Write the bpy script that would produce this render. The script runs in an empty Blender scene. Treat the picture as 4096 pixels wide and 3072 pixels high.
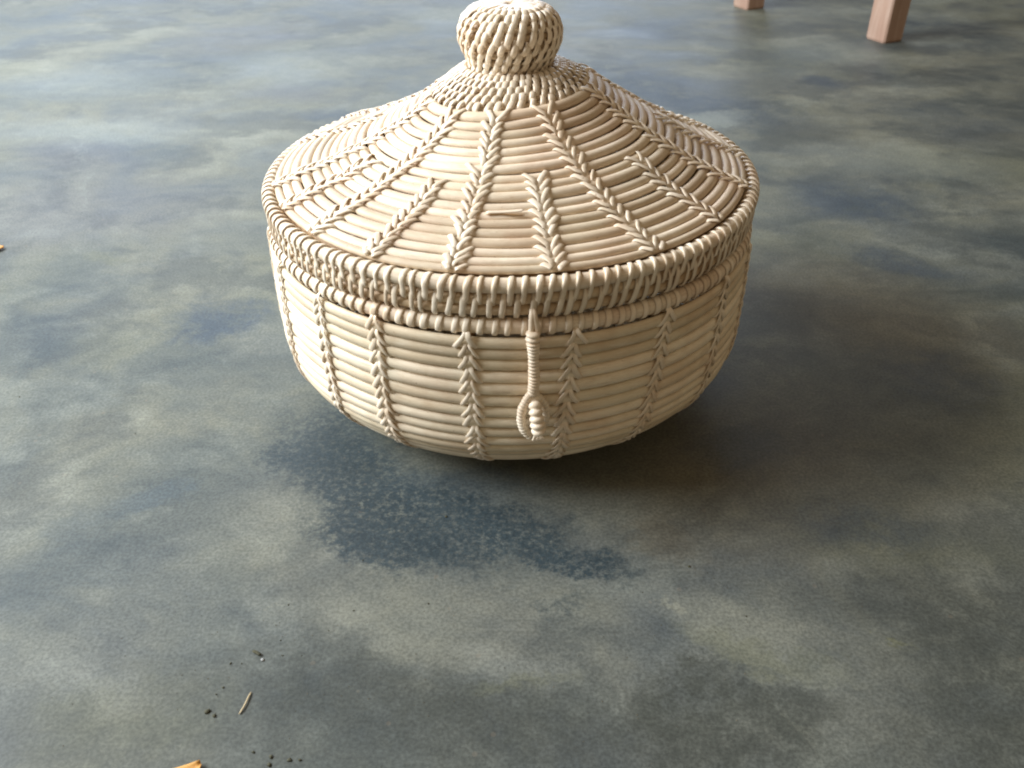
import bpy, math, random
import numpy as np
from mathutils import Vector, Matrix

random.seed(7)
rng = np.random.default_rng(7)
sc = bpy.context.scene
col = sc.collection
S = 0.2            # radius of the lid rim in metres; the basket is measured in rim radii
ZF = 0.95          # height of the top rim cane above the floor, in rim radii

# ------------------------------------------------------------------ camera
cam_d = bpy.data.cameras.new("camera")
cam = bpy.data.objects.new("camera", cam_d)
col.objects.link(cam)
cam.location = (0.0, -3.5515 * S, (ZF + 1.4261) * S)
cam.rotation_euler = (math.radians(90 - 35.2), 0, 0)
cam_d.sensor_width = 36
cam_d.lens = 31.64
cam_d.clip_start = 0.02
cam_d.clip_end = 60
cam_d.dof.use_dof = True
cam_d.dof.focus_distance = 0.66
cam_d.dof.aperture_fstop = 13
sc.camera = cam

# ------------------------------------------------------------------ light: a dim room, open to daylight at left and behind
w = bpy.data.worlds.new("World")
sc.world = w
w.use_nodes = True
bg = w.node_tree.nodes["Background"]
bg.inputs[0].default_value = (0.90, 0.70, 0.47, 1)
bg.inputs[1].default_value = 0.31

def area(name, loc, target, sx, sy, power, color, spread=180):
    d = bpy.data.lights.new(name, 'AREA')
    d.shape = 'RECTANGLE'; d.size = sx; d.size_y = sy
    d.energy = power; d.color = color; d.spread = math.radians(spread)
    o = bpy.data.objects.new(name, d)
    o.location = loc
    o.rotation_euler = (Vector(target) - Vector(loc)).to_track_quat('-Z', 'Y').to_euler()
    col.objects.link(o)
    return o
area('window_light', (-1.95, 0.12, 1.32), (0.0, 0.05, 0.1), 1.6, 1.0, 142, (0.89, 0.945, 1.0))
area('doorway_light', (-0.9, 4.3, 1.40), (0.0, 0.9, 0.0), 4.6, 2.2, 140, (0.68, 0.82, 1.0))

sc.view_settings.view_transform = 'Standard'
sc.view_settings.look = 'None'
sc.view_settings.exposure = 0.0
sc.view_settings.gamma = 1.0

# ------------------------------------------------------------------ material helpers
def new_mat(name):
    m = bpy.data.materials.new(name); m.use_nodes = True
    nt = m.node_tree
    return m, nt, nt.nodes["Principled BSDF"]
def nd(nt, typ, **kw):
    n = nt.nodes.new(typ)
    for k, v in kw.items():
        if k.startswith('i_'):
            key = k[2:]
            n.inputs[int(key) if key.isdigit() else key].default_value = v
        else: setattr(n, k, v)
    return n
def lk(nt, a, b): nt.links.new(a, b)
def ramp(nt, fac, stops):
    r = nd(nt, 'ShaderNodeValToRGB')
    e = r.color_ramp.elements
    while len(e) < len(stops): e.new(0.5)
    for i, (p, c) in enumerate(stops):
        e[i].position = p; e[i].color = (*c, 1) if len(c) == 3 else c
    lk(nt, fac, r.inputs[0]); return r.outputs[0]
def mix(nt, fac, a, b, mode='MIX'):
    m = nd(nt, 'ShaderNodeMix', data_type='RGBA', blend_type=mode)
    for sock, v in ((m.inputs[0], fac), (m.inputs[6], a), (m.inputs[7], b)):
        if hasattr(v, 'links'): lk(nt, v, sock)
        elif isinstance(v, (int, float)): sock.default_value = v
        else: sock.default_value = (*v, 1)
    return m.outputs[2]
def math_(nt, op, a, b=None, c=None, clamp=False):
    m = nd(nt, 'ShaderNodeMath', operation=op, use_clamp=clamp)
    for s, v in zip(m.inputs, (a, b, c)):
        if v is None: continue
        if hasattr(v, 'links'): lk(nt, v, s)
        else: s.default_value = v
    return m.outputs[0]
def noise(nt, vec, scale, detail=4, rough=0.55, dist=0.0, out=0):
    n = nd(nt, 'ShaderNodeTexNoise')
    n.inputs['Scale'].default_value = scale; n.inputs['Detail'].default_value = detail
    n.inputs['Roughness'].default_value = rough; n.inputs['Distortion'].default_value = dist
    if vec is not None: lk(nt, vec, n.inputs['Vector'])
    return n.outputs[out]
sc.cycles.filter_width = 2.0
STAINS_AND_SHADE = [  # real stains, and entries that paint shade into the floor colour
   (-0.123, -0.181, 0.0662, -0.0167, 0.0017, -0.0719, 'navy', 0.8, 0.28),
   (-0.066, -0.215, 0.0793, -0.0235, -0.0035, -0.0501, 'navy', 0.85, 0.25),
   (-0.153, -0.119, 0.0447, 0.0287, 0.0211, -0.0536, 'navy', 0.7, 0.4),
   (-0.188, -0.151, 0.0183, 0.0, 0.0039, -0.0187, 'navy', 0.6, 0.3),
   (-0.089, -0.246, 0.0421, -0.005, 0.0013, -0.0274, 'navy', 0.85, 0.3),
   (0.05, -0.258, 0.043, -0.0194, -0.0059, -0.0196, 'navy', 0.9, 0.22),
   (0.0, -0.215, 0.0546, -0.0209, -0.0059, -0.0312, 'navy', 0.85, 0.25),
   (0.026, -0.293, 0.0203, -0.0023, -0.001, -0.0099, 'navy', 0.5, 0.4),
   (-0.03, -0.163, 0.0661, 0.0, 0.0007, -0.0213, 'blue', 0.5, 0.5),
   (-0.165, -0.207, 0.0267, 0.0072, 0.0078, -0.0244, 'pale', 0.45, 0.5),
   (-0.222, 0.043, 0.0494, 0.0, 0.0104, -0.0509, 'pale', 0.35, 0.6),
   (0.157, -0.318, 0.0384, -0.0139, -0.0112, -0.0259, 'pale', 0.55, 0.45),
   (-0.092, -0.304, 0.0707, 0.0, 0.0032, -0.0258, 'pale', 0.25, 0.6),
   (0.12, -0.302, 0.0096, -0.0023, -0.0019, -0.0064, 'pale', 0.6, 0.4),
   (-0.215, -0.22, 0.0562, 0.0, 0.0139, -0.0532, 'pale', 0.2, 0.7),
   (0.16, -0.342, 0.0471, -0.0165, -0.005, -0.0112, 'olive', 0.3, 0.6),
   (-0.231, -0.389, 0.0489, 0.0165, 0.0143, -0.0244, 'olive', 0.35, 0.6),
   (0.286, -0.233, 0.0738, -0.0094, -0.0138, -0.0334, 'olive', 0.35, 0.6),
   (0.008, -0.357, 0.0249, 0.0026, 0.0005, -0.0083, 'olive', 0.35, 0.6),
   (0.375, 0.091, 0.1238, -0.0784, -0.0364, -0.078, 'brown', 0.35, 0.6),  # brown entries: tint of the basket's cast shadow, painted in
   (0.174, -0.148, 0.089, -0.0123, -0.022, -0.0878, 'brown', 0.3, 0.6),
   (0.285, -0.08, 0.0986, -0.0316, -0.0476, -0.1184, 'shade', 0.45, 0.7),  # main part of the basket's cast shadow, put into the floor colour
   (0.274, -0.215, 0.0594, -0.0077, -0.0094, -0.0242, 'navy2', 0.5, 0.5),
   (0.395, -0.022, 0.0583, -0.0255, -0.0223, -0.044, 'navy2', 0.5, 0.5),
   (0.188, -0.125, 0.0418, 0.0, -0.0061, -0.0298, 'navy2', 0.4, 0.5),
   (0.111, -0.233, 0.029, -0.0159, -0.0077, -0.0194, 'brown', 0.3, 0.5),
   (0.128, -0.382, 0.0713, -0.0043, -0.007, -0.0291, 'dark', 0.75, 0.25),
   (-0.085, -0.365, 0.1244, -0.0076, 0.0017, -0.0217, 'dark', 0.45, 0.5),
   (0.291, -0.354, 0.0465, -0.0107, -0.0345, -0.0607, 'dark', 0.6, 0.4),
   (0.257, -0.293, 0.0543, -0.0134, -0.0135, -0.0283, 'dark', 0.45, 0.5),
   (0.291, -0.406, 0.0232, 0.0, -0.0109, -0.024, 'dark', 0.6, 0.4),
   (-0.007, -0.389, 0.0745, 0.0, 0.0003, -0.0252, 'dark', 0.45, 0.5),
   (0.079, -0.414, 0.2726, 0.0, -0.0045, -0.0359, 'dark', 0.4, 0.6),  # broad dark entries from here: dimmer light near the camera, painted in
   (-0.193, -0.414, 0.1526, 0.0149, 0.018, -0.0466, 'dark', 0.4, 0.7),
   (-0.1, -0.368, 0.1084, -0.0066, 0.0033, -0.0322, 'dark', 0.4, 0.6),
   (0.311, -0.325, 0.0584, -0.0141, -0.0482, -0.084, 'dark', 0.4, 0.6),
   (-0.299, 0.081, 0.0446, 0.0131, 0.0124, -0.0368, 'navy2', 0.8, 0.4),
   (-0.265, -0.181, 0.0164, 0.0037, 0.0058, -0.0144, 'blue', 0.45, 0.5),
   (-0.278, -0.187, 0.0299, 0.0085, 0.0057, -0.0128, 'blue', 0.5, 0.4),
   (-0.326, -0.215, 0.0155, 0.0189, 0.0204, -0.0257, 'blue', 0.4, 0.5),
   (-0.525, 0.359, 0.149, 0.0269, 0.0403, -0.0999, 'violet', 0.35, 0.5),
   (-0.626, 0.532, 0.0945, -0.0127, 0.0256, -0.0679, 'violet', 0.4, 0.5),
   (-0.601, 0.92, 0.1124, 0.1034, 0.0326, -0.0885, 'blue', 0.5, 0.5),
   (-0.548, 1.175, 0.1299, 0.0804, 0.0325, -0.1144, 'violet', 0.4, 0.5),
   (-0.38, 0.819, 0.0962, -0.0156, 0.0102, -0.0542, 'violet', 0.4, 0.5),
   (0.197, 0.875, 0.1357, -0.0661, -0.0186, -0.1284, 'navy2', 0.8, 0.5),
   (0.328, 0.754, 0.1196, -0.0724, -0.0179, -0.0747, 'navy2', 0.75, 0.5),
   (0.442, 0.375, 0.0779, -0.0178, -0.0245, -0.0706, 'navy2', 0.7, 0.5),
   (0.546, 0.875, 0.0307, -0.0269, -0.0108, -0.031, 'navy2', 0.6, 0.4),
   (0.511, 0.998, 0.1032, 0.0454, -0.017, -0.0807, 'blue', 0.5, 0.5),
   (0.296, 1.234, 0.0828, 0.0, -0.0132, -0.1014, 'navy2', 0.7, 0.5),
   (0.439, 0.202, 0.0604, -0.0264, -0.0104, -0.0239, 'navy2', 0.6, 0.5),
   (-0.275, 0.693, 0.0552, 0.0, 0.0056, -0.0354, 'navy2', 0.7, 0.5),
   (0.696, 0.705, 0.0982, -0.0499, -0.0263, -0.0592, 'navy2', 0.3, 0.5),
   (0.306, 0.681, 0.0684, 0.0104, -0.0065, -0.0407, 'pale2', 0.6, 0.4),
   (-0.081, 1.363, 0.1421, 0.0, 0.003, -0.0906, 'pale2', 0.5, 0.5),
   (-0.39, 0.982, 0.1238, 0.067, 0.0259, -0.1112, 'pale2', 0.4, 0.6),
   (0.605, 1.083, 0.1368, -0.0278, -0.0264, -0.0883, 'pale2', 0.35, 0.6),
   (-0.74, 0.875, 0.1422, 0.0264, 0.0346, -0.0863, 'pale2', 0.35, 0.6),
   (-0.625, 0.625, 0.1517, 0.0, 0.0204, -0.0545, 'pale2', 0.45, 0.6),
   (0.531, 0.513, 0.1297, -0.0331, -0.0212, -0.0567, 'pale2', 0.35, 0.6),
   (-0.629, 0.552, 0.0025, 0.0019, 0.0345, -0.0731, 'pale2', 0.22, 0.5),
   (-0.56, 0.407, 0.0031, 0.0004, 0.0301, -0.074, 'pale2', 0.2, 0.5),
   (-0.16, -0.304, 0.0152, 0.0, 0.0003, -0.0013, 'pale', 0.5, 0.5),
   (0.164, -0.389, 0.002, 0.0014, 0.0061, -0.0165, 'pale', 0.2, 0.6),
   (0.246, -0.329, 0.0074, -0.0017, -0.0021, -0.0043, 'olive', 0.5, 0.5),
   (-0.466, 0.214, 0.0213, -0.0038, 0.0061, -0.0185, 'olive', 0.3, 0.5),
]
CRUMBS = [ (-0.179, -0.363, 0.0008), (-0.184, -0.380, 0.0018), (-0.179, -0.383, 0.0014), (-0.182, -0.368, 0.0009), (-0.151, -0.327, 0.0008), (-0.147, -0.339, 0.0006), (-0.179, -0.345, 0.0009), (-0.172, -0.345, 0.0005), (-0.150, -0.407, 0.0011), (-0.139, -0.410, 0.0015), (-0.128, -0.412, 0.0013), (-0.122, -0.412, 0.0010), (-0.139, -0.415, 0.0015), (-0.121, -0.319, 0.0006), (-0.135, -0.339, 0.0005), (0.126, -0.262, 0.0010), (0.157, -0.307, 0.0008), (0.138, -0.268, 0.0005), (0.090, -0.286, 0.0005), (0.134, -0.320, 0.0005), (0.071, -0.292, 0.0005), (-0.442, -0.057, 0.0008), (-0.320, -0.110, 0.0006), (-0.152, -0.297, 0.0006), (-0.107, -0.302, 0.0006), (-0.057, -0.296, 0.0009), (-0.050, -0.211, 0.0010), (-0.107, -0.256, 0.0008), (-0.118, -0.198, 0.0005), (-0.033, -0.191, 0.0005), (-0.039, -0.175, 0.0005), (-0.088, -0.180, 0.0004), (-0.226, -0.306, 0.0004) ]

# ------------------------------------------------------------------ floor: trowelled, stained cement
COL = dict(navy=(.024, .036, .046), blue=(.058, .074, .088), violet=(.078, .082, .105), navy2=(.040, .055, .078),
           pale=(.185, .185, .160), pale2=(.195, .212, .205), olive=(.115, .115, .066),
           brown=(.092, .070, .042), shade=(.060, .056, .044), dark=(.046, .050, .046))  # brown and shade paint cast shadow; dark serves stains and front dimming alike
def floor_material():
    m, nt, p = new_mat('stained_cement')
    geo = nd(nt, 'ShaderNodeTexCoord'); P = geo.outputs['Object']
    # warped coordinates
    wn = nd(nt, 'ShaderNodeTexNoise'); wn.inputs['Scale'].default_value = 9; wn.inputs['Detail'].default_value = 8
    wn.inputs['Roughness'].default_value = 0.68
    lk(nt, P, wn.inputs['Vector'])
    sub = nd(nt, 'ShaderNodeVectorMath', operation='SUBTRACT'); lk(nt, wn.outputs['Color'], sub.inputs[0]); sub.inputs[1].default_value = (.5, .5, .5)
    scl = nd(nt, 'ShaderNodeVectorMath', operation='SCALE'); lk(nt, sub.outputs[0], scl.inputs[0]); scl.inputs['Scale'].default_value = 0.11
    add = nd(nt, 'ShaderNodeVectorMath', operation='ADD'); lk(nt, P, add.inputs[0]); lk(nt, scl.outputs[0], add.inputs[1])
    wf = nd(nt, 'ShaderNodeTexNoise'); wf.inputs['Scale'].default_value = 85; wf.inputs['Detail'].default_value = 5; wf.inputs['Roughness'].default_value = .75
    lk(nt, P, wf.inputs['Vector'])
    sb2 = nd(nt, 'ShaderNodeVectorMath', operation='SUBTRACT'); lk(nt, wf.outputs['Color'], sb2.inputs[0]); sb2.inputs[1].default_value = (.5, .5, .5)
    sc2 = nd(nt, 'ShaderNodeVectorMath', operation='SCALE'); lk(nt, sb2.outputs[0], sc2.inputs[0]); sc2.inputs['Scale'].default_value = 0.045
    ad2 = nd(nt, 'ShaderNodeVectorMath', operation='ADD'); lk(nt, add.outputs[0], ad2.inputs[0]); lk(nt, sc2.outputs[0], ad2.inputs[1])
    add = ad2
    sep = nd(nt, 'ShaderNodeSeparateXYZ'); lk(nt, add.outputs[0], sep.inputs[0])
    com = nd(nt, 'ShaderNodeCombineXYZ'); lk(nt, sep.outputs[0], com.inputs[0]); lk(nt, sep.outputs[1], com.inputs[1]); com.inputs[2].default_value = 1.0
    V = com.outputs[0]
    # trowel direction: stretched coordinates
    mp = nd(nt, 'ShaderNodeMapping'); mp.inputs['Rotation'].default_value = (0, 0, 0.5); mp.inputs['Scale'].default_value = (1.0, 1.35, 1)
    lk(nt, P, mp.inputs['Vector']); T = mp.outputs[0]
    n1 = noise(nt, T, 3.0, 6, .6, .3)
    n2 = noise(nt, T, 6.0, 8, .60, .35)
    n3 = noise(nt, P, 48, 7, .72, .2)
    n4 = noise(nt, P, 3.1, 4, .5)
    n5 = noise(nt, P, 420, 3, .6)
    n6 = noise(nt, P, 1.3, 3, .5)
    base = ramp(nt, n1, [(.37, (.050, .062, .068)), (.46, (.094, .102, .095)), (.54, (.126, .126, .104)), (.65, (.165, .170, .148))])
    c2 = ramp(nt, n2, [(.38, (.034, .045, .052)), (.46, (.086, .095, .092)), (.54, (.124, .126, .106)), (.64, (.195, .200, .178))])
    c = mix(nt, .55, base, c2)
    ol = ramp(nt, n4, [(.50, (0, 0, 0)), (.68, (1, 1, 1))])
    c = mix(nt, math_(nt, 'MULTIPLY', ol, .40), c, (.120, .122, .080))
    vi = ramp(nt, n6, [(.52, (0, 0, 0)), (.66, (1, 1, 1))])
    c = mix(nt, math_(nt, 'MULTIPLY', vi, .25), c, (.100, .106, .135))
    n7 = noise(nt, T, 5.6, 8, .64, .3)
    pb = ramp(nt, n7, [(.51, (0, 0, 0)), (.59, (1, 1, 1))])
    c = mix(nt, math_(nt, 'MULTIPLY', pb, .52), c, (.044, .052, .058))
    n8 = noise(nt, T, 9, 8, .66, .3)
    pw = ramp(nt, n8, [(.54, (0, 0, 0)), (.66, (1, 1, 1))])
    c = mix(nt, math_(nt, 'MULTIPLY', pw, .35), c, (.180, .190, .176))
    # placed stains, plus shade put into the floor colour
    for (cx, cy, ux, uy, vx, vy, key, st, so) in STAINS_AND_SHADE:
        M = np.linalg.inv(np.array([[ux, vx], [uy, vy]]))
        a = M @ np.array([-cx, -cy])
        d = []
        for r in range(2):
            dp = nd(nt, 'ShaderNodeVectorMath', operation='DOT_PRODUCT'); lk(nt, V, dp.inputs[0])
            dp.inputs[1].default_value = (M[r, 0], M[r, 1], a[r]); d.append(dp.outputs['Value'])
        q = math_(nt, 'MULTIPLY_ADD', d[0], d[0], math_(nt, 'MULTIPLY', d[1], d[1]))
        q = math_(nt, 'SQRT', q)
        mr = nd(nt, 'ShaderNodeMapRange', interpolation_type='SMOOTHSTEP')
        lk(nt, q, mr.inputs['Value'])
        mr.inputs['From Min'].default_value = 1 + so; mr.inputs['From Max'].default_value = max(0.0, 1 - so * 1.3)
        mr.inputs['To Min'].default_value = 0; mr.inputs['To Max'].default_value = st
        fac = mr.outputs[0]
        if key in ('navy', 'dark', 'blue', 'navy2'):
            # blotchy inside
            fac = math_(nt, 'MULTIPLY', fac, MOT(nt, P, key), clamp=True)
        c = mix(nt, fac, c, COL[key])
    # medium mottling and fine grit
    g = ramp(nt, n3, [(.32, (.80, .82, .84)), (.68, (1.19, 1.18, 1.16))])
    c = mix(nt, .7, c, g, 'MULTIPLY')
    g2 = ramp(nt, n5, [(.36, (.62, .62, .62)), (.64, (1.36, 1.36, 1.36))])
    c = mix(nt, .6, c, g2, 'MULTIPLY')
    # rust coloured and pale specks
    vo = nd(nt, 'ShaderNodeTexVoronoi'); vo.inputs['Scale'].default_value = 95; lk(nt, P, vo.inputs['Vector'])
    wnz = nd(nt, 'ShaderNodeSeparateColor'); lk(nt, vo.outputs['Color'], wnz.inputs[0])
    sel = math_(nt, 'GREATER_THAN', wnz.outputs[0], .93)
    sm = math_(nt, 'LESS_THAN', vo.outputs['Distance'], .16)
    c = mix(nt, math_(nt, 'MULTIPLY', math_(nt, 'MULTIPLY', sel, sm), .12), c, (.26, .19, .14))
    c = mix(nt, 1.0, c, (1.17, 1.18, 1.09), 'MULTIPLY')
    lk(nt, c, p.inputs['Base Color'])
    rr = ramp(nt, n2, [(.3, (.48, .48, .48)), (.7, (.66, .66, .66))])
    lk(nt, rr, p.inputs['Roughness'])
    p.inputs['Specular IOR Level'].default_value = .34
    bp = nd(nt, 'ShaderNodeBump'); bp.inputs['Strength'].default_value = .25; bp.inputs['Distance'].default_value = .0005
    hh = math_(nt, 'MULTIPLY_ADD', n5, .25, math_(nt, 'ADD', n3, n2))
    lk(nt, hh, bp.inputs['Height']); lk(nt, bp.outputs[0], p.inputs['Normal'])
    return m
_mot = {}
def MOT(nt, P, key):
    if key not in _mot:
        sc_, lo, hi = dict(navy=(170, .62, 1.25), dark=(55, .5, 1.3), blue=(30, .5, 1.3), navy2=(14, .45, 1.35))[key]
        n = noise(nt, P, sc_, 6, .8)
        mr = nd(nt, 'ShaderNodeMapRange'); lk(nt, n, mr.inputs['Value'])
        mr.inputs['From Min'].default_value = .40; mr.inputs['From Max'].default_value = .54
        mr.inputs['To Min'].default_value = lo if key != 'navy' else .24; mr.inputs['To Max'].default_value = min(hi, 1.1)
        _mot[key] = mr.outputs[0]
    return _mot[key]

# ------------------------------------------------------------------ peeled cane
def cane_material(name, base, tint, rough=.42, fibre=1.0, spec=.32):
    m, nt, p = new_mat(name)
    uv = nd(nt, 'ShaderNodeUVMap').outputs[0]
    tc = nd(nt, 'ShaderNodeTexCoord').outputs['Object']
    oi = nd(nt, 'ShaderNodeObjectInfo').outputs['Random']
    at = nd(nt, 'ShaderNodeAttribute', attribute_name='tone')
    tone = at.outputs['Fac']
    mp = nd(nt, 'ShaderNodeMapping'); mp.inputs['Scale'].default_value = (30, 9, 1); lk(nt, uv, mp.inputs['Vector'])
    fib = noise(nt, mp.outputs[0], 4.0, 4, .65)
    blot = noise(nt, tc, 26, 3, .5)
    bl2 = noise(nt, tc, 75, 4, .6)
    c = mix(nt, ramp(nt, blot, [(.40, (0, 0, 0)), (.68, (1, 1, 1))]), base, tint)
    hv = nd(nt, 'ShaderNodeHueSaturation')
    v = math_(nt, 'MULTIPLY_ADD', oi, .16, .90)
    v = math_(nt, 'MULTIPLY', v, math_(nt, 'MULTIPLY_ADD', tone, .40, .78))
    lk(nt, v, hv.inputs['Value'])
    lk(nt, math_(nt, 'MULTIPLY_ADD', tone, -.25, 1.12), hv.inputs['Saturation'])
    lk(nt, c, hv.inputs['Color']); c = hv.outputs[0]
    f = ramp(nt, fib, [(.32, (.80, .76, .70)), (.60, (1.04, 1.04, 1.04))])
    c = mix(nt, .55 * fibre, c, f, 'MULTIPLY')
    f2 = ramp(nt, bl2, [(.30, (.86, .80, .74)), (.55, (1.03, 1.03, 1.03))])
    c = mix(nt, .5, c, f2, 'MULTIPLY')
    # weathered streaks and grey brown handling marks
    mq = nd(nt, 'ShaderNodeMapping'); mq.inputs['Scale'].default_value = (9, 2.5, 1); lk(nt, uv, mq.inputs['Vector'])
    mq.inputs['Location'].default_value = (3.1, .7, 0)
    va = nd(nt, 'ShaderNodeVectorMath', operation='ADD'); lk(nt, mq.outputs[0], va.inputs[0])
    ov = nd(nt, 'ShaderNodeCombineXYZ'); lk(nt, math_(nt, 'MULTIPLY', oi, 37.0), ov.inputs[2]); lk(nt, ov.outputs[0], va.inputs[1])
    stn = noise(nt, va.outputs[0], 3.0, 6, .7)
    c = mix(nt, math_(nt, 'MULTIPLY', ramp(nt, stn, [(.54, (0, 0, 0)), (.70, (1, 1, 1))]), .55), c, (.50, .36, .235))
    c = mix(nt, math_(nt, 'MULTIPLY', ramp(nt, stn, [(.30, (1, 1, 1)), (.42, (0, 0, 0))]), .5), c, (.86, .78, .64))
    # brown freckles and pores
    fr = noise(nt, tc, 260, 2, .5)
    c = mix(nt, math_(nt, 'MULTIPLY', ramp(nt, fr, [(.70, (0, 0, 0)), (.78, (1, 1, 1))]), .45), c, (.30, .17, .08))
    lk(nt, c, p.inputs['Base Color'])
    p.inputs['Roughness'].default_value = rough
    p.inputs['Specular IOR Level'].default_value = spec
    bp = nd(nt, 'ShaderNodeBump'); bp.inputs['Strength'].default_value = .25; bp.inputs['Distance'].default_value = .0006
    lk(nt, fib, bp.inputs['Height']); lk(nt, bp.outputs[0], p.inputs['Normal'])
    return m
M_ROD = cane_material('peeled_cane', (.80, .68, .515), (.76, .60, .45), .50)
M_BODY = cane_material('peeled_cane_pale', (.82, .715, .53), (.78, .64, .46), .50)
M_STRAND = cane_material('split_cane_strand', (.86, .755, .60), (.76, .60, .43), .34, .8, .5)
M_CORE = cane_material('recess_brown_cane', (.74, .585, .40), (.62, .45, .28), .45)  # browner than the outer canes: recess shade and bounce put into the colour
M_DARK = cane_material('recess_dark_cane', (.42, .27, .14), (.34, .20, .10), .55)  # darkest cane colour, painting the shade of the gaps onto the inner parts

def simple_mat(name, a, b, scale, rough=.6):
    m, nt, p = new_mat(name)
    tc = nd(nt, 'ShaderNodeTexCoord').outputs['Object']
    n = noise(nt, tc, scale, 4, .6)
    lk(nt, ramp(nt, n, [(.35, a), (.65, b)]), p.inputs['Base Color'])
    p.inputs['Roughness'].default_value = rough
    return m
def wood_material():
    m, nt, p = new_mat('bench_wood')
    tc = nd(nt, 'ShaderNodeTexCoord').outputs['Object']
    mp = nd(nt, 'ShaderNodeMapping'); mp.inputs['Scale'].default_value = (30, 30, 3); lk(nt, tc, mp.inputs['Vector'])
    n = noise(nt, mp.outputs[0], 2.4, 5, .6, .8)
    n2 = noise(nt, tc, 9, 3, .5)
    c = ramp(nt, n, [(.30, (.40, .245, .175)), (.52, (.46, .30, .22)), (.72, (.52, .37, .285))])
    c = mix(nt, .4, c, ramp(nt, n2, [(.35, (.72, .70, .70)), (.65, (1.1, 1.1, 1.1))]), 'MULTIPLY')
    lk(nt, c, p.inputs['Base Color'])
    p.inputs['Roughness'].default_value = .55
    bp = nd(nt, 'ShaderNodeBump'); bp.inputs['Strength'].default_value = .3; bp.inputs['Distance'].default_value = .001
    lk(nt, n, bp.inputs['Height']); lk(nt, bp.outputs[0], p.inputs['Normal'])
    return m

# ------------------------------------------------------------------ mesh builder: swept canes and strands
class MB:
    def __init__(self): self.v = []; self.f = []; self.uv = []; self.tone = []; self.n = 0
    def sweep(self, pts, nrm, a, b, sec=8, closed=False, tone=.5, caps=True, taper=0.0, u0=0.0):
        """pts N,3; nrm N,3 (surface normals); a half width across, b half thickness along the normal"""
        pts = np.asarray(pts, float); nrm = np.asarray(nrm, float); N = len(pts)
        a = np.broadcast_to(np.asarray(a, float), (N,)).copy(); b = np.broadcast_to(np.asarray(b, float), (N,)).copy()
        if closed: t = np.roll(pts, -1, 0) - np.roll(pts, 1, 0)
        else: t = np.gradient(pts, axis=0)
        t /= np.linalg.norm(t, axis=1)[:, None] + 1e-12
        nrm = nrm - (nrm * t).sum(1)[:, None] * t
        nrm /= np.linalg.norm(nrm, axis=1)[:, None] + 1e-12
        bi = np.cross(t, nrm)
        if taper and not closed:
            k = np.ones(N); k[0] = k[-1] = taper; a *= k; b *= k
        ph = np.arange(sec) / sec * 2 * np.pi
        ring = pts[:, None, :] + bi[:, None, :] * (a[:, None] * np.cos(ph))[:, :, None] + nrm[:, None, :] * (b[:, None] * np.sin(ph))[:, :, None]
        base = self.n
        self.v.append(ring.reshape(-1, 3)); self.n += N * sec
        L = np.r_[0, np.cumsum(np.linalg.norm(np.diff(pts, axis=0), axis=1))] + u0
        M = N if closed else N - 1
        i = np.repeat(np.arange(M), sec); j = np.tile(np.arange(sec), M)
        i2 = (i + 1) % N; j2 = (j + 1) % sec
        q = np.stack([base + i * sec + j, base + i * sec + j2, base + i2 * sec + j2, base + i2 * sec + j], 1)
        self.f.extend(q.tolist())
        Le = np.r_[L, L[-1] + (L[-1] - L[-2])]
        u1 = Le[i]; u2 = Le[i + 1]; v1 = j / sec; v2 = (j + 1) / sec
        self.uv.append(np.stack([u1, v1, u1, v2, u2, v2, u2, v1], 1).reshape(-1, 2))
        self.tone.append(np.full(N * sec, tone))
        if caps and not closed:
            for k, rev in ((0, True), (N - 1, False)):
                idx = [base + k * sec + s for s in range(sec)]
                if rev: idx = idx[::-1]
                self.f.append(idx); self.uv.append(np.tile([[L[k], .5]], (sec, 1)))
    def build(self, name, mat, parent=None, loc=(0, 0, 0)):
        me = bpy.data.meshes.new(name)
        me.from_pydata(np.concatenate(self.v).tolist(), [], self.f)
        me.uv_layers.new(name='UVMap').data.foreach_set('uv', np.concatenate(self.uv).ravel())
        at = me.attributes.new('tone', 'FLOAT', 'POINT'); at.data.foreach_set('value', np.concatenate(self.tone))
        me.polygons.foreach_set('use_smooth', np.ones(len(me.polygons), bool))
        me.materials.append(mat); me.update()
        o = bpy.data.objects.new(name, me); col.objects.link(o)
        if parent is not None: o.parent = parent
        o.location = loc
        return o
def tag(o, label=None, cat=None, group=None, kind=None):
    for k, v in (('label', label), ('category', cat), ('group', group), ('kind', kind)):
        if v: o[k] = v
    return o

# ------------------------------------------------------------------ the basket, in rim radii then scaled by S
basket = bpy.data.objects.new('wicker_basket', None); col.objects.link(basket)
basket.location = (-0.0015, 0, 0)
tag(basket, 'round lidded basket of pale peeled cane with a woven ball knob', 'basket')
rad = math.radians

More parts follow.
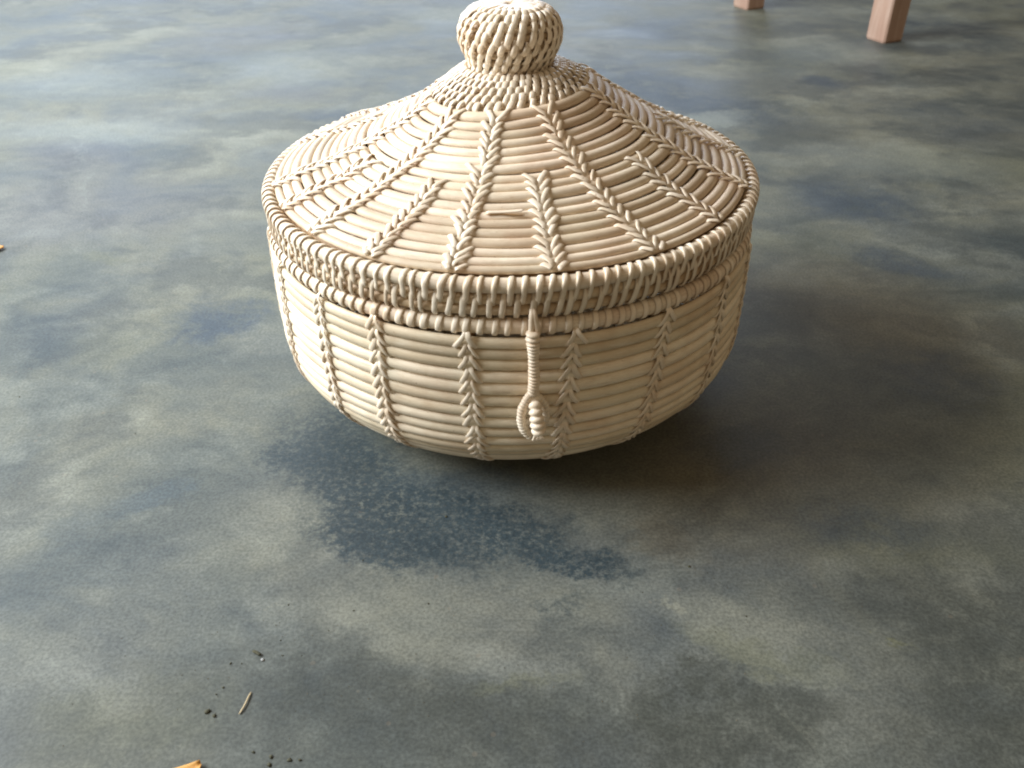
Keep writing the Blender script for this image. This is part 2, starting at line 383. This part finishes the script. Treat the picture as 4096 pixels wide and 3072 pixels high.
class Surf:
    """surface of revolution from a profile; s is arc length along it from its first point"""
    def __init__(self, prof, warp=None):
        p = np.array(prof, float)
        # smooth by Catmull-Rom resampling
        P = np.vstack([2 * p[0] - p[1], p, 2 * p[-1] - p[-2]]); out = []
        for i in range(1, len(P) - 2):
            for t in np.linspace(0, 1, 12, endpoint=False):
                out.append(.5 * ((2 * P[i]) + (-P[i-1] + P[i+1]) * t + (2 * P[i-1] - 5 * P[i] + 4 * P[i+1] - P[i+2]) * t * t + (-P[i-1] + 3 * P[i] - 3 * P[i+1] + P[i+2]) * t ** 3))
        out.append(P[-2]); self.p = np.array(out)
        self.s = np.r_[0, np.cumsum(np.linalg.norm(np.diff(self.p, axis=0), axis=1))]
        self.len = self.s[-1]; self.warp = warp
    def rz(self, s):
        s = np.asarray(s, float)
        r = np.interp(s, self.s, self.p[:, 0]); z = np.interp(s, self.s, self.p[:, 1])
        e = 1e-3 * self.len
        dr = np.interp(s + e, self.s, self.p[:, 0]) - np.interp(s - e, self.s, self.p[:, 0])
        dz = np.interp(s + e, self.s, self.p[:, 1]) - np.interp(s - e, self.s, self.p[:, 1])
        l = np.hypot(dr, dz) + 1e-12
        return r, z, dr / l, dz / l
    def at(self, s, th, off=0.0):
        """position and outward normal for profile length s, azimuth th (0 = towards the camera, + = right); off along the normal"""
        s, th, off = np.broadcast_arrays(np.asarray(s, float), np.asarray(th, float), np.asarray(off, float))
        r, z, tr, tz = self.rz(s)
        nr, nz = self.nsign * tz, -self.nsign * tr
        R = r + nr * off; Z = z + nz * off
        if self.warp: Z = Z + self.warp(R, th)
        P = np.stack([R * np.sin(th), -R * np.cos(th), Z + ZF], -1) * S
        Nn = np.stack([nr * np.sin(th), -nr * np.cos(th), nz], -1)
        return P, Nn
    nsign = 1

def lid_warp(r, th):
    tilt = .013 * r * np.sin(th)
    w = np.clip((r - .16) / .16, 0, 1) * np.clip((.85 - r) / .40, 0, 1)
    return tilt + .030 * w * np.cos(th - rad(95)) - .012 * np.clip((r - .16) / .1, 0, 1) * np.clip((1.0 - r) / .3, 0, 1)

# profile runs from the rim inwards and up to the neck
lid = Surf([(.950, .030), (.80, .092), (.62, .176), (.45, .266), (.36, .322), (.29, .370), (.235, .405), (.165, .430)], lid_warp)
lid.nsign = 1
knob_s = Surf([(.152, .412), (.146, .440), (.160, .475), (.181, .522), (.184, .565), (.168, .605), (.132, .632), (.070, .641), (.003, .634)])
knob_s.nsign = 1

def wob(n, amp, k=6, seed=None):
    """smooth periodic wobble sampled at n azimuths"""
    g = np.random.default_rng(seed) if seed is not None else rng
    t = np.linspace(0, 2 * np.pi, n, endpoint=False); y = np.zeros(n)
    for i in range(1, k + 1): y += g.normal() * np.sin(i * t + g.uniform(0, 6.28)) / i ** .6
    return amp * y / 1.6

# --- lid
lid_rim = MB()
NT = 240
th = np.linspace(0, 2 * np.pi, NT, endpoint=False)
def ring_pts(r, z, warp=None, wr=0, wz=0):
    R = r + wob(NT, wr) if wr else np.full(NT, r); Z = z + (wob(NT, wz) if wz else 0)
    if warp: Z = Z + warp(R, th)
    P = np.stack([R * np.sin(th), -R * np.cos(th), Z + ZF], 1) * S
    Nn = np.stack([np.sin(th), -np.cos(th), 0 * th], 1)
    return P, Nn
P, Nn = ring_pts(.973, 0, lid_warp, .001, .001); lid_rim.sweep(P, Nn, .0265 * S, .0265 * S, 12, True, .75)
lid_obj = lid_rim.build('lid', M_ROD, basket)
for r, z, t in ((.968, -.049, .0225), (.966, -.092, .0215)):
    c = MB(); P, Nn = ring_pts(r, z, lid_warp, .002, .0015); c.sweep(P, Nn, t * S, t * S, 10, True, .25)
    c.build('rim_cane', M_CORE, lid_obj)
# inner face of the rim, so the lid is closed
c = MB(); P, Nn = ring_pts(.935, -.045, lid_warp); c.sweep(P, Nn, .075 * S, .006 * S, 8, True, .1); c.build('rim_lining', M_DARK, lid_obj)

# lid canes
NL = 18
L_canes = float(np.interp(-.300, -lid.p[:, 0], lid.s))
weights = np.array([1 + .14 * rng.normal() * .8 for _ in range(NL)]); weights = np.clip(weights, .8, 1.25)
pitch = L_canes * weights / weights.sum()
edges = np.r_[0, np.cumsum(pitch)]
lid_cs = (edges[:-1] + edges[1:]) / 2
for k in range(NL):
    c = MB(); s = lid_cs[k] + wob(NT, .0026, 12); rr = pitch[k] * .435 * (1 + wob(NT, .035, 12))
    P, Nn = lid.at(s, th, wob(NT, .0012, 10)); c.sweep(P, Nn, rr * S * 1.10, rr * S * .84, 10, True, float(rng.uniform(.1, .9)))
    c.build('cane', M_ROD, lid_obj)
lid_pitch = pitch

def stitch(mb, surf, cs, ths, offs, a, b, tone, n=9, sec=6):
    """strand through control points on the surface (s, azimuth, offset), smoothed"""
    cp = np.stack([cs, ths, offs], 1)
    P = np.vstack([2 * cp[0] - cp[1], cp, 2 * cp[-1] - cp[-2]]); out = []
    m = max(2, n // (len(cp) - 1))
    for i in range(1, len(P) - 2):
        for t in np.linspace(0, 1, m, endpoint=False):
            out.append(.5 * ((2 * P[i]) + (-P[i-1] + P[i+1]) * t + (2 * P[i-1] - 5 * P[i] + 4 * P[i+1] - P[i+2]) * t * t + (-P[i-1] + 3 * P[i] - 3 * P[i+1] + P[i+2]) * t ** 3))
    out.append(P[-2]); q = np.array(out)
    X, Nn = surf.at(q[:, 0], q[:, 1], q[:, 2])
    if hasattr(surf, 'post'): X = surf.post(X)
    mb.sweep(X, Nn, a * S, b * S, sec, False, tone, True, .55)

def lacing(name, surf, centers, pitches, th_of_s, direction, mat, parent, hw=.041, rad_fac=.47, wid=.0092, amp=1.0, flat=.86):
    """chevron lacing over canes; direction +1: the V points towards smaller s"""
    mb = MB()
    ss = np.linspace(centers[0] - pitches[0] * .6, centers[-1] + pitches[-1] * .5, 24)
    X, Nn = surf.at(ss, [th_of_s(x) for x in ss], -.024); sp = MB(); sp.sweep(X, Nn, .024 * S, .014 * S, 8, False, .2); sp.build('spoke', M_DARK, parent)
    order = range(len(centers)) if direction < 0 else range(len(centers) - 1, -1, -1)
    for k in order:
        s0 = centers[k]; p = pitches[k]; rr = p * .46
        r0 = float(surf.rz(s0)[0]); T = th_of_s(s0) + rng.normal() * .0035 / r0
        for side in (-1, 1):
            w_ = hw * (1 + rng.normal() * .12) / r0; j = rng.normal() * .07 * p
            d = direction
            cs = s0 + d * p * np.array([.62, .42, .05, -.35, -.70, -1.05]) + j
            T2 = th_of_s(float(cs[-1]))
            lat = np.array([1.05, .95, .68, .40, .18, .04]) * (1 + rng.normal() * .05)
            ths = T + side * w_ * lat; ths[-1] += T2 - T; ths[-2] += (T2 - T) * .7
            up = .0025 * amp * (1 if side > 0 else .2)
            rr *= flat; offs = np.array([-.006, rr * .70 + .002, rr + .003 + up, rr + .005 + up, rr + .003 + up, rr * .5])
            if hasattr(surf, 'fade'): offs[1:] *= surf.fade(s0)
            stitch(mb, surf, cs, ths, offs, wid * (1 + rng.normal() * .12), .0030, float(rng.uniform(.25, 1)), 15, 8)
    return mb.build(name, mat, parent)

def cs_interp(th_rim, th_top, s_top):
    return lambda s: rad(th_rim + (th_top - th_rim) * float(np.clip(s / s_top, -.1, 1.3)))

long_ribs = [(-12, -9), (31.5, 22), (73, 66), (113, 109), (153, 152), (193, 194), (233, 237), (283.5, 285), (312, 321)]
short_ribs = [(9, 9.3), (52, 49), (94, 93), (133, 132), (173, 173), (213, 214), (254, 256), (297, 300), (330, 334.5)]
for a0, a1 in long_ribs:
    lacing('rib_lacing', lid, lid_cs, lid_pitch, cs_interp(a0, a1, L_canes), 1, M_STRAND, lid_obj)
for i, (a0, a1) in enumerate(short_ribs):
    n = 10 + (i % 3 == 0)
    lacing('rib_lacing', lid, lid_cs[:n], lid_pitch[:n], cs_interp(a0, a1, L_canes * .55), 1, M_STRAND, lid_obj)

# rim binding: loops over the top cane and interlocked loops below
class RimSurf:
    """cylinder round the rim: s = drop below the top cane centre, offset outwards"""
    def __init__(self, r, warp): self.r = r; self.w = warp
    def at(self, s, th_, off):
        R = self.r + off; Z = -s + (self.w(R, th_) if self.w else 0)
        return np.stack([R * np.sin(th_), -R * np.cos(th_), Z + ZF], -1) * S, np.stack([np.sin(th_), -np.cos(th_), 0 * th_], -1)
def loop_path(mb, items, a, b, tone, warp, sec=6):
    """items: (theta, r, z, nr, nz) control points"""
    q = np.array(items, float)
    P = np.vstack([2 * q[0] - q[1], q, 2 * q[-1] - q[-2]]); out = []
    for i in range(1, len(P) - 2):
        for t in (0, .33, .66):
            out.append(.5 * ((2 * P[i]) + (-P[i-1] + P[i+1]) * t + (2 * P[i-1] - 5 * P[i] + 4 * P[i+1] - P[i+2]) * t * t + (-P[i-1] + 3 * P[i] - 3 * P[i+1] + P[i+2]) * t ** 3))
    out.append(P[-2]); q = np.array(out)
    T, R, Z = q[:, 0], q[:, 1], q[:, 2].copy()
    if warp: Z = Z + warp(R, T)
    X = np.stack([R * np.sin(T), -R * np.cos(T), Z + ZF], -1) * S
    Nn = np.stack([q[:, 3] * np.sin(T), -q[:, 3] * np.cos(T), q[:, 4]], -1)
    mb.sweep(X, Nn, a * S, b * S, sec, False, tone)
NW = 136
up, lo = MB(), MB()
dth = 2 * np.pi / NW
for i in range(NW):
    t0 = i * dth + rng.normal() * dth * .09; sl = dth * (.22 + rng.normal() * .10); e = .0265 + .0028
    tone = float(rng.uniform(.3, 1))
    R0 = .973
    it = []
    for k, ang in enumerate(np.linspace(rad(165), rad(0), 6)):
        it.append((t0 + sl * (.8 - k * .22), R0 + e * math.cos(ang), e * math.sin(ang), math.cos(ang), math.sin(ang)))
    it += [(t0 - sl * .45, .968 + .0285, -.030, 1, 0), (t0 - sl * .8, .968 + .0265, -.050, 1, 0), (t0 - sl * 1.1, .965 + .020, -.066 + rng.normal() * .002, 1, -.4), (t0 - sl * 1.1, .965 + .004, -.073, 1, -.4)]
    loop_path(up, it, .0100 * (1 + rng.normal() * .12), .0034, tone, lid_warp)
    t1 = t0 + dth * .5 + rng.normal() * dth * .08; tone = float(rng.uniform(.15, .8))
    it = [(t1 + sl * .7, .966 + .004, -.020, 1, .3), (t1 + sl * .6, .966 + .019, -.030, 1, .3), (t1 + sl * .3, .967 + .0285, -.050, 1, 0), (t1, .966 + .029, -.078, 1, 0), (t1 - sl * .3, .966 + .026, -.098, 1, -.3),
          (t1 - sl * .5, .966 + .012, -.118, .5, -1), (t1 - sl * .5, .966 - .012, -.117, 0, -1)]
    loop_path(lo, it, .0105 * (1 + rng.normal() * .12), .0034, tone, lid_warp)
up.build('rim_binding', M_STRAND, lid_obj); lo.build('rim_binding', M_STRAND, lid_obj)

# woven collar and knob: rows of interlocking stitches over hidden coils
def woven(name, surf, s0, s1, rows, count, shift, slant, a, b, mat, core_r, up_len=1.25, count_of=None):
    mb = MB(); core = MB(); ds = (s1 - s0) / rows
    for k in range(rows + 1):
        s = s0 + ds * (k + .5) if k < rows else s1
        P_, N_ = surf.at(np.full(NT // 2, s), th[::2], -core_r * .9)
        core.sweep(P_, N_, core_r * S, core_r * S, 6, True, .3)
    core.build('coil', M_CORE, lid_obj)
    for k in range(rows):
        s = s0 + ds * (k + .5)
        n = count
        dt = 2 * np.pi / n
        for i in range(n):
            t = (i + shift * k) * dt + rng.normal() * dt * .10; r0 = float(surf.rz(s)[0])
            h = ds * up_len * .5 * (1 + rng.normal() * .11); sl = slant * dt + rng.normal() * dt * .10
            cs = np.array([s + h * 1.12, s + h * .8, s, -h * .8 + s, s - h * 1.12])
            ths = np.array([t + sl * .62, t + sl * .42, t, t - sl * .42, t - sl * .62])
            hh = core_r * .5
            offs = np.array([-core_r * .7, hh * .9, hh + .006, hh * 1.0, -core_r * .6])
            stitch(mb, surf, cs, ths, offs, a * (1 + rng.normal() * .1) * (r0 / .2 if count_of else 1), b, float(rng.uniform(.25, 1)), 8, 6)
    return mb
collar = woven('collar', lid, L_canes + .002, lid.len, 5, 46, .5, .42, .0118, .0042, M_STRAND, .015, 1.42)
collar.build('woven_collar', M_STRAND, lid_obj)
kn = woven('knob', knob_s, .004, knob_s.len * .76, 8, 29, .46, .50, .0128, .0044, M_STRAND, .016, 1.45)
# crown of the knob: strands running into the dimple
s_c = knob_s.len * .76
for i in range(22):
    t = i / 22 * 2 * np.pi + rng.normal() * .05
    cs = np.array([s_c - .035, s_c - .012, s_c + .035, s_c + .10, knob_s.len - .022, knob_s.len - .002])
    sp = rng.normal() * .05 + .35
    ths = np.array([t - .10, t, t + sp * .3, t + sp * .6, t + sp, t + sp * 1.2])
    stitch(kn, knob_s, cs, ths, np.array([-.006, .008, .010, .010, .004, -.006]), np.array(.0135) * (1 + rng.normal() * .08), .0068, float(rng.uniform(.4, 1)), 15, 6)
kn.build('knob', M_STRAND, lid_obj)
# solid heart of the knob so no daylight shows through
hm = MB(); ss = np.linspace(0, knob_s.len, 26); r_, z_, _, _ = knob_s.rz(ss)
ax = np.stack([0 * z_ , 0 * z_, z_ + ZF], 1) * S; ax[:, 2] += np.linspace(0, 1e-4, 26)

# a split cane with a lifted sliver on the front of the lid
sv = MB(); k = 6; tt = np.radians(np.linspace(-6.5, 4.0, 14)); rr = lid_pitch[k] * .455
P, Nn = lid.at(lid_cs[k] + .004 + .003 * np.linspace(0, 1, 14), tt, rr + .0015 + .004 * np.linspace(0, 1, 14) ** 3); sv.sweep(P, Nn, .0065 * S, .0018 * S, 6, False, 1.0, True, .3)
sv.build('sliver', M_STRAND, lid_obj)
sv = MB(); P, Nn = lid.at(lid_cs[k] - .006 + .004 * np.sin(np.linspace(0, 5, 14)), tt, rr * .93); sv.sweep(P, Nn, .0035 * S, .0022 * S, 6, False, .0, True, .3); sv.build('split', M_DARK, lid_obj)

# --- body
z1 = -.595; body_pts = [(.985, -.12), (.985, -.3), (.985, -.45), (.983, z1)]
for t in np.linspace(0, np.pi / 2, 7)[1:]:
    body_pts.append((.44 + (.543) * math.cos(t), z1 - (.333) * math.sin(t)))
body_s = Surf(body_pts)
body_s.nsign = -1
# the wall: top cane is the body mesh
bm_ = MB(); P, Nn = ring_pts(.968, -.158, None, .001, .001); bm_.sweep(P, Nn, .029 * S, .029 * S, 12, True, .6)
body = bm_.build('body', M_ROD, basket)
zl = [-.212, -.256, -.300, -.349, -.400, -.452, -.501, -.549, -.596, -.639]
cs_b = [z_b_ for z_b_ in [abs(z) - .12 for z in zl]]
s = cs_b[-1]
while s + .0405 < body_s.len - .01: s += .0405; cs_b.append(s)
cs_b = np.array(cs_b); pit_b = np.gradient(cs_b)
for k, s in enumerate(cs_b):
    c = MB(); rr = pit_b[k] * (.46 + rng.normal() * .012)
    P, Nn = body_s.at(s + wob(NT, .0012, 6), th, wob(NT, .0012, 6) + .005); rv = rr * (1 + wob(NT, .03, 12))
    c.sweep(P, Nn, rv * S * 1.05, rv * S * .74, 12, True, float(rng.uniform(.2, .95)))
    c.build('cane', M_BODY, body)
# flat coiled base
c = MB(); NB = 900; tt = np.linspace(0, 1, NB); ang = tt * 2 * np.pi * 15; rr = .45 * (1 - tt) + .02
P = np.stack([rr * np.sin(ang), -rr * np.cos(ang), 0 * rr + .028], 1) * S
c.sweep(P, np.tile([0, 0, 1.], (NB, 1)), .0205 * S, .0200 * S, 6, False, .4); c.build('base', M_BODY, body)

def body_off(surf): return surf
ribs_b = [(-80, 0), (-61.5, 0), (-43.5, 1), (-28, 1), (-8.5, 1.5), (13, -2.0), (34, -3.5), (53.5, -3), (71, -2), (92, 0), (112, 0), (133, 0), (153, 0), (173, 0), (193, 0), (214, 0), (238, 0), (260, 0)]
nb = len(cs_b) - 6
for a0, dd in ribs_b:
    lacing('rib_lacing', body_s, cs_b[:nb], pit_b[:nb], (lambda a, d: (lambda s: rad(a + d * s / .5)))(a0, dd), 1, M_STRAND, body, .037, amp=1.0, wid=.0086, flat=.74 * 1.25)
# binding round the top cane of the body
bd = MB(); NBW = 128; dtb = 2 * np.pi / NBW
for i in range(NBW):
    t0 = i * dtb + rng.normal() * dtb * .07; tone = float(rng.uniform(.3, .95)); e = .029 + .0022
    it = []
    for k, ang in enumerate(np.linspace(rad(150), rad(-170), 9)):
        it.append((t0 + dtb * (.18 - k * .05), .968 + e * math.cos(ang), -.158 + e * math.sin(ang), math.cos(ang), math.sin(ang)))
    loop_path(bd, it, .0120 * (1 + rng.normal() * .12), .0030, tone, None)
bd.build('top_binding', M_STRAND, body)

# --- latch: a wrapped strap hanging from the lid that loops over a wrapped peg on the body
def wrapped(mb, pts, nrm, r, turn=.0022, depth=.16, sec=12, tone=.7):
    """tube wound with a fine strand: real ridges; pts in metres"""
    pts = np.asarray(pts, float); r = np.broadcast_to(np.asarray(r, float), (len(pts),))
    P = np.vstack([2 * pts[0] - pts[1], pts, 2 * pts[-1] - pts[-2]]); out = []; rad_ = []
    rp = np.r_[r[0], r, r[-1]]
    for i in range(1, len(P) - 2):
        for t in np.linspace(0, 1, 30, endpoint=False):
            out.append(.5 * ((2 * P[i]) + (-P[i-1] + P[i+1]) * t + (2 * P[i-1] - 5 * P[i] + 4 * P[i+1] - P[i+2]) * t * t + (-P[i-1] + 3 * P[i] - 3 * P[i+1] + P[i+2]) * t ** 3)); rad_.append(rp[i] * (1 - t) + rp[i + 1] * t)
    q = np.array(out); rad_ = np.array(rad_)
    L = np.r_[0, np.cumsum(np.linalg.norm(np.diff(q, axis=0), axis=1))]
    u = np.arange(0, L[-1], turn / 6)
    q2 = np.stack([np.interp(u, L, q[:, k]) for k in range(3)], 1); r2 = np.interp(u, L, rad_)
    wv = np.interp(u, np.arange(0, L[-1] + turn, turn), 1 + .10 * rng.normal(size=len(np.arange(0, L[-1] + turn, turn))))
    rr = r2 * (1 - depth + depth * np.abs(np.sin(np.pi * u / turn)) ** .7) * (1 + (wv - 1) * .5)
    rr[0] *= .5; rr[-1] *= .5
    mb.sweep(q2, np.tile(nrm, (len(q2), 1)), rr, rr, sec, False, tone)
def cyl(th_deg, z, r):
    t = rad(th_deg); return [r * math.sin(t) * S, -r * math.cos(t) * S, (z + ZF) * S]
lt = MB()
front = (math.sin(rad(4.5)), -math.cos(rad(4.5)), 0)
# split top of the strap where it comes out of the rim
for dx, tn in ((-.25, .9), (.45, .6)):
    it = [(rad(4.3), .985, -.080, 1, 0), (rad(4.3 + dx * .5), 1.008, -.088, 1, 0), (rad(4.3 + dx), 1.016, -.110, 1, 0), (rad(4.4 + dx * 1.6), 1.020, -.140, 1, 0), (rad(4.3 + dx * 1.7), 1.022, -.165, 1, 0)]
    loop_path(lt, it, .010, .008, tn, None, 8)
wrapped(lt, [cyl(4.3, -.146, 1.026), cyl(4.3, -.165, 1.026), cyl(4.3, -.185, 1.028)], front, np.array([.0050, .0052, .0054]), .0036, .30)
wrapped(lt, [cyl(4.3, -.185, 1.028), cyl(4.4, -.21, 1.03), cyl(4.4, -.245, 1.032), cyl(4.5, -.29, 1.036), cyl(4.6, -.335, 1.038), cyl(4.4, -.375, 1.038), cyl(4.2, -.398, 1.036)],
        front, np.array([.0052, .0048, .0036, .0044, .0044, .0040, .0034]), .0026, .26)
# loop: left arm down and under, right arm behind the peg
LP = [cyl(4.2, -.385, 1.036), cyl(3.2, -.415, 1.038), cyl(2.35, -.455, 1.040), cyl(2.2, -.500, 1.040), cyl(2.7, -.540, 1.040), cyl(3.7, -.568, 1.040), cyl(4.6, -.572, 1.034)]
wrapped(lt, LP, front, np.array([.0028, .0031, .0034, .0035, .0034, .0034, .0028]), .0026, .26)
RP = [cyl(4.4, -.385, 1.030), cyl(5.6, -.415, 1.026), cyl(6.9, -.450, 1.024), cyl(7.3, -.490, 1.022), cyl(6.9, -.530, 1.022), cyl(6.0, -.560, 1.024), cyl(4.8, -.572, 1.030)]
wrapped(lt, RP, front, np.array([.0028, .0030, .0030, .0030, .0030, .0030, .0028]), .0030, .26, tone=.4)
lt.build('latch_strap', M_STRAND, lid_obj)
pg = MB()
wrapped(pg, [cyl(4.7, -.410, 1.000), cyl(4.75, -.425, 1.045), cyl(4.9, -.455, 1.070), cyl(5.2, -.500, 1.085), cyl(5.5, -.530, 1.085)], front, np.array([.0042, .0048, .0054, .0056, .0052]), .0046, .34, 14, .75)
for k in range(7):      # frayed strand ends under the peg
    a0 = 4.7 + k * .22 + rng.normal() * .1
    it = [(rad(5.2 + (k - 3) * .1), 1.07, -.530, 1, 0), (rad(a0), 1.078, -.545, 1, 0), (rad(a0 + (k - 3) * .12), 1.082, -.558 - rng.uniform(0, .008), 1, 0)]
    loop_path(pg, it, .0045, .0025, .7, None, 5)
pg.build('latch_peg', M_STRAND, body)

# ------------------------------------------------------------------ the floor
def grid_plane(name, x0, x1, y0, y1, nx, ny, mat):
    xs = np.linspace(x0, x1, nx); ys = np.linspace(y0, y1, ny)
    X, Y = np.meshgrid(xs, ys); v = np.stack([X.ravel(), Y.ravel(), 0 * X.ravel()], 1)
    f = [(j * nx + i, j * nx + i + 1, (j + 1) * nx + i + 1, (j + 1) * nx + i) for j in range(ny - 1) for i in range(nx - 1)]
    me = bpy.data.meshes.new(name); me.from_pydata(v.tolist(), [], f); me.materials.append(mat); me.update()
    o = bpy.data.objects.new(name, me); col.objects.link(o); return o
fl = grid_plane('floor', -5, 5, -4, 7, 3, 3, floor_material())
tag(fl, 'smooth trowelled cement floor with blue grey, olive and near black stains', None, None, 'structure')

# ------------------------------------------------------------------ wooden bench, of which only two leg ends show
def box_mesh(name, w, d, h0, h1, bev, mat, parent, loc, rz, top=None):
    """post with chamfered corners; top = scale of the upper end"""
    k = top or 1.0
    def sect(w, d, b): return [(w - b, -d), (w, -d + b), (w, d - b), (w - b, d), (-w + b, d), (-w, d - b), (-w, -d + b), (-w + b, -d)]
    V = []; zs = [(h0, .93, bev), (h0 + .004, 1, bev), (h1 - .002, k, bev), (h1, k * .98, bev)]
    for z, q, b in zs: V += [(x * q, y * q, z) for x, y in sect(w / 2, d / 2, b)]
    F = []
    for r in range(3):
        for i in range(8): F.append((r * 8 + i, r * 8 + (i + 1) % 8, (r + 1) * 8 + (i + 1) % 8, (r + 1) * 8 + i))
    F.append(tuple(range(7, -1, -1))); F.append(tuple(range(24, 32)))
    me = bpy.data.meshes.new(name); me.from_pydata(V, [], F); me.materials.append(mat); me.update()
    o = bpy.data.objects.new(name, me); col.objects.link(o); o.parent = parent; o.location = loc; o.rotation_euler = (0, 0, rz); return o
MW = wood_material()
bench = bpy.data.objects.new('wooden_bench', None); col.objects.link(bench)
bench.location = (.744, 1.160, 0)
tag(bench, 'pinkish wooden bench seen only by two leg ends at the top right edge', 'bench')
dv = Vector((-.211, .278, 0)); ev = Vector((.90, .68, 0)) * .85
for i, pos in enumerate((Vector((0, 0, 0)), dv, ev, dv + ev)):
    box_mesh('leg',   .050, .050, 0, .43, .003, MW, bench, pos, rad(27), 1.06)
box_mesh('seat', 1.05, .44, .43, .465, .005, MW, bench, (dv + ev) / 2, math.atan2(ev.y, ev.x))

# ------------------------------------------------------------------ litter on the floor
def lump(name, r, mat, loc, seed, label=None, cat=None, group=None):
    g = np.random.default_rng(seed)
    import bmesh
    bm = bmesh.new(); bmesh.ops.create_icosphere(bm, subdivisions=2, radius=1)
    k = g.uniform(.6, 1.35, 3)
    ph = g.uniform(0, 6, 6)
    for v in bm.verts:
        q = 1 + .28 * math.sin(3 * v.co.x + ph[0]) * math.sin(4 * v.co.y + ph[1]) + .16 * math.sin(7 * v.co.z + ph[2] + 5 * v.co.x)
        v.co = Vector((v.co.x * r * k[0] * q, v.co.y * r * k[1] * q, v.co.z * r * .5 * q + r * .32))
    me = bpy.data.meshes.new(name); bm.to_mesh(me); bm.free(); me.materials.append(mat)
    for p_ in me.polygons: p_.use_smooth = True
    o = bpy.data.objects.new(name, me); col.objects.link(o); o.location = loc; o.rotation_euler = (0, 0, g.uniform(0, 6))
    tag(o, label, cat, group); return o
M_CRUMB = simple_mat('dark_dirt', (.030, .030, .016), (.075, .068, .030), 900, .8)
def crumb_label(x, y):
    if x < -.25: return 'tiny dark crumb alone on the bare floor left of the basket'
    if x > .04: return 'tiny dark crumb on the floor right of the dark stain'
    if y > -.275 and -.13 < x: return 'tiny brown crumb lying on the dark stain before the basket'
    if y < -.40: return 'dark olive crumb in the cluster at the bottom edge'
    if x < -.14 and y < -.34: return 'dark olive crumb among the litter around the straw and twig chip'
    return 'tiny dark crumb between the straw and the dark stain'
for i, (x, y, r) in enumerate(CRUMBS):
    lump('dirt_crumb', r * .8, M_CRUMB, (x, y, 0), 40 + i, crumb_label(x, y), 'dirt', 'crumbs scattered over the floor')
# fine grit: too small and too many to count
gv, gf = [], []
gr = np.random.default_rng(12)
tet = np.array([(1, 0, 0), (-.5, .87, 0), (-.5, -.87, 0), (.1, .1, .8)])
for i in range(420):
    if i < 230: x, y = gr.normal(-.12, .10), gr.normal(-.34, .05)
    elif i < 330: x, y = gr.normal(.10, .10), gr.normal(-.30, .06)
    else: x, y = gr.uniform(-.5, .5), gr.uniform(-.45, .6)
    s_ = gr.uniform(.00018, .0005); a_ = gr.uniform(0, 6); c_, q_ = math.cos(a_), math.sin(a_)
    b_ = len(gv)
    for t_ in tet: gv.append((x + s_ * (t_[0] * c_ - t_[1] * q_), y + s_ * (t_[0] * q_ + t_[1] * c_), s_ * t_[2] + .00005))
    gf += [(b_, b_ + 1, b_ + 3), (b_ + 1, b_ + 2, b_ + 3), (b_ + 2, b_, b_ + 3)]
gm = bpy.data.meshes.new('floor_grit'); gm.from_pydata(gv, [], gf); gm.materials.append(simple_mat('grit', (.035, .030, .018), (.20, .16, .09), 60, .8)); gm.update()
go_ = bpy.data.objects.new('floor_grit', gm); col.objects.link(go_)
tag(go_, 'fine dusty grit strewn over the cement floor', 'grit', None, 'stuff')
M_STRAW = simple_mat('dry_straw', (.42, .32, .17), (.55, .44, .27), 500, .6)
M_LEAF = simple_mat('orange_leaf', (.50, .22, .04), (.62, .33, .08), 160, .55)
def rod(name, p0, p1, r, mat, label, cat, bend=.002):
    mb = MB(); a = np.array(p0); b = np.array(p1); t = np.linspace(0, 1, 10)[:, None]
    P_ = a + (b - a) * t; c0 = P_[0].copy(); P_ -= c0
    P_[:, 2] += bend * np.sin(np.pi * t[:, 0]); P_[:, 0] += .0004 * np.sin(5 * t[:, 0])
    mb.sweep(P_, np.tile([0, 0, 1.], (10, 1)), r, r * .6, 8, False, .5, True, .6)
    o = mb.build(name, mat, None, tuple(c0)); tag(o, label, cat); return o
rod('straw', (-.1643, -.3821, .0006), (-.1602, -.3667, .0006), .00055, M_STRAW, 'short pale dry straw lying in front of the basket at the left', 'straw', .0004)
rod('twig_chip', (-.1669, -.3360, .0010), (-.1607, -.3391, .0010), .0011, M_CRUMB, 'small dark brown chip of twig beside a white speck', 'twig', 0)
M_WHITE = simple_mat('pale_grit', (.28, .28, .27), (.36, .36, .35), 500, .6)
lump('grit_speck', .0010, M_WHITE, (-.1592, -.3422, 0), 5, 'small whitish speck of grit below the dark twig chip', 'grit')
def leaf(name, loc, rz, L, W, label):
    nx, ny = 14, 8; V = []; F = []
    for i in range(nx):
        u = i / (nx - 1); hw = W * math.sin(math.pi * min(1, u * .93 + .05)) ** .8
        for j in range(ny):
            v = j / (ny - 1) * 2 - 1
            V.append((u * L, v * hw + .003 * math.sin(4 * u), .0012 + .20 * W * abs(v) ** 1.4 + .10 * L * (u - .5) ** 2 + .0006 * math.sin(9 * u + 3 * v)))
    for i in range(nx - 1):
        for j in range(ny - 1): F.append((i * ny + j, (i + 1) * ny + j, (i + 1) * ny + j + 1, i * ny + j + 1))
    me = bpy.data.meshes.new(name); me.from_pydata(V, [], F); me.materials.append(M_LEAF); me.update()
    for p_ in me.polygons: p_.use_smooth = True
    o = bpy.data.objects.new(name, me); col.objects.link(o); o.location = loc; o.rotation_euler = (0, 0, rz)
    sm = o.modifiers.new('thick', 'SOLIDIFY'); sm.thickness = .0005
    tag(o, label, 'leaf'); return o
leaf('fallen_leaf', (-.1775, -.4155, 0), rad(213), .034, .008, 'orange dry leaf cut off by the bottom edge of the picture')
leaf('fallen_leaf', (-.5910, .2350, 0), rad(185), .030, .010, 'orange dry leaf tip at the left edge of the picture')
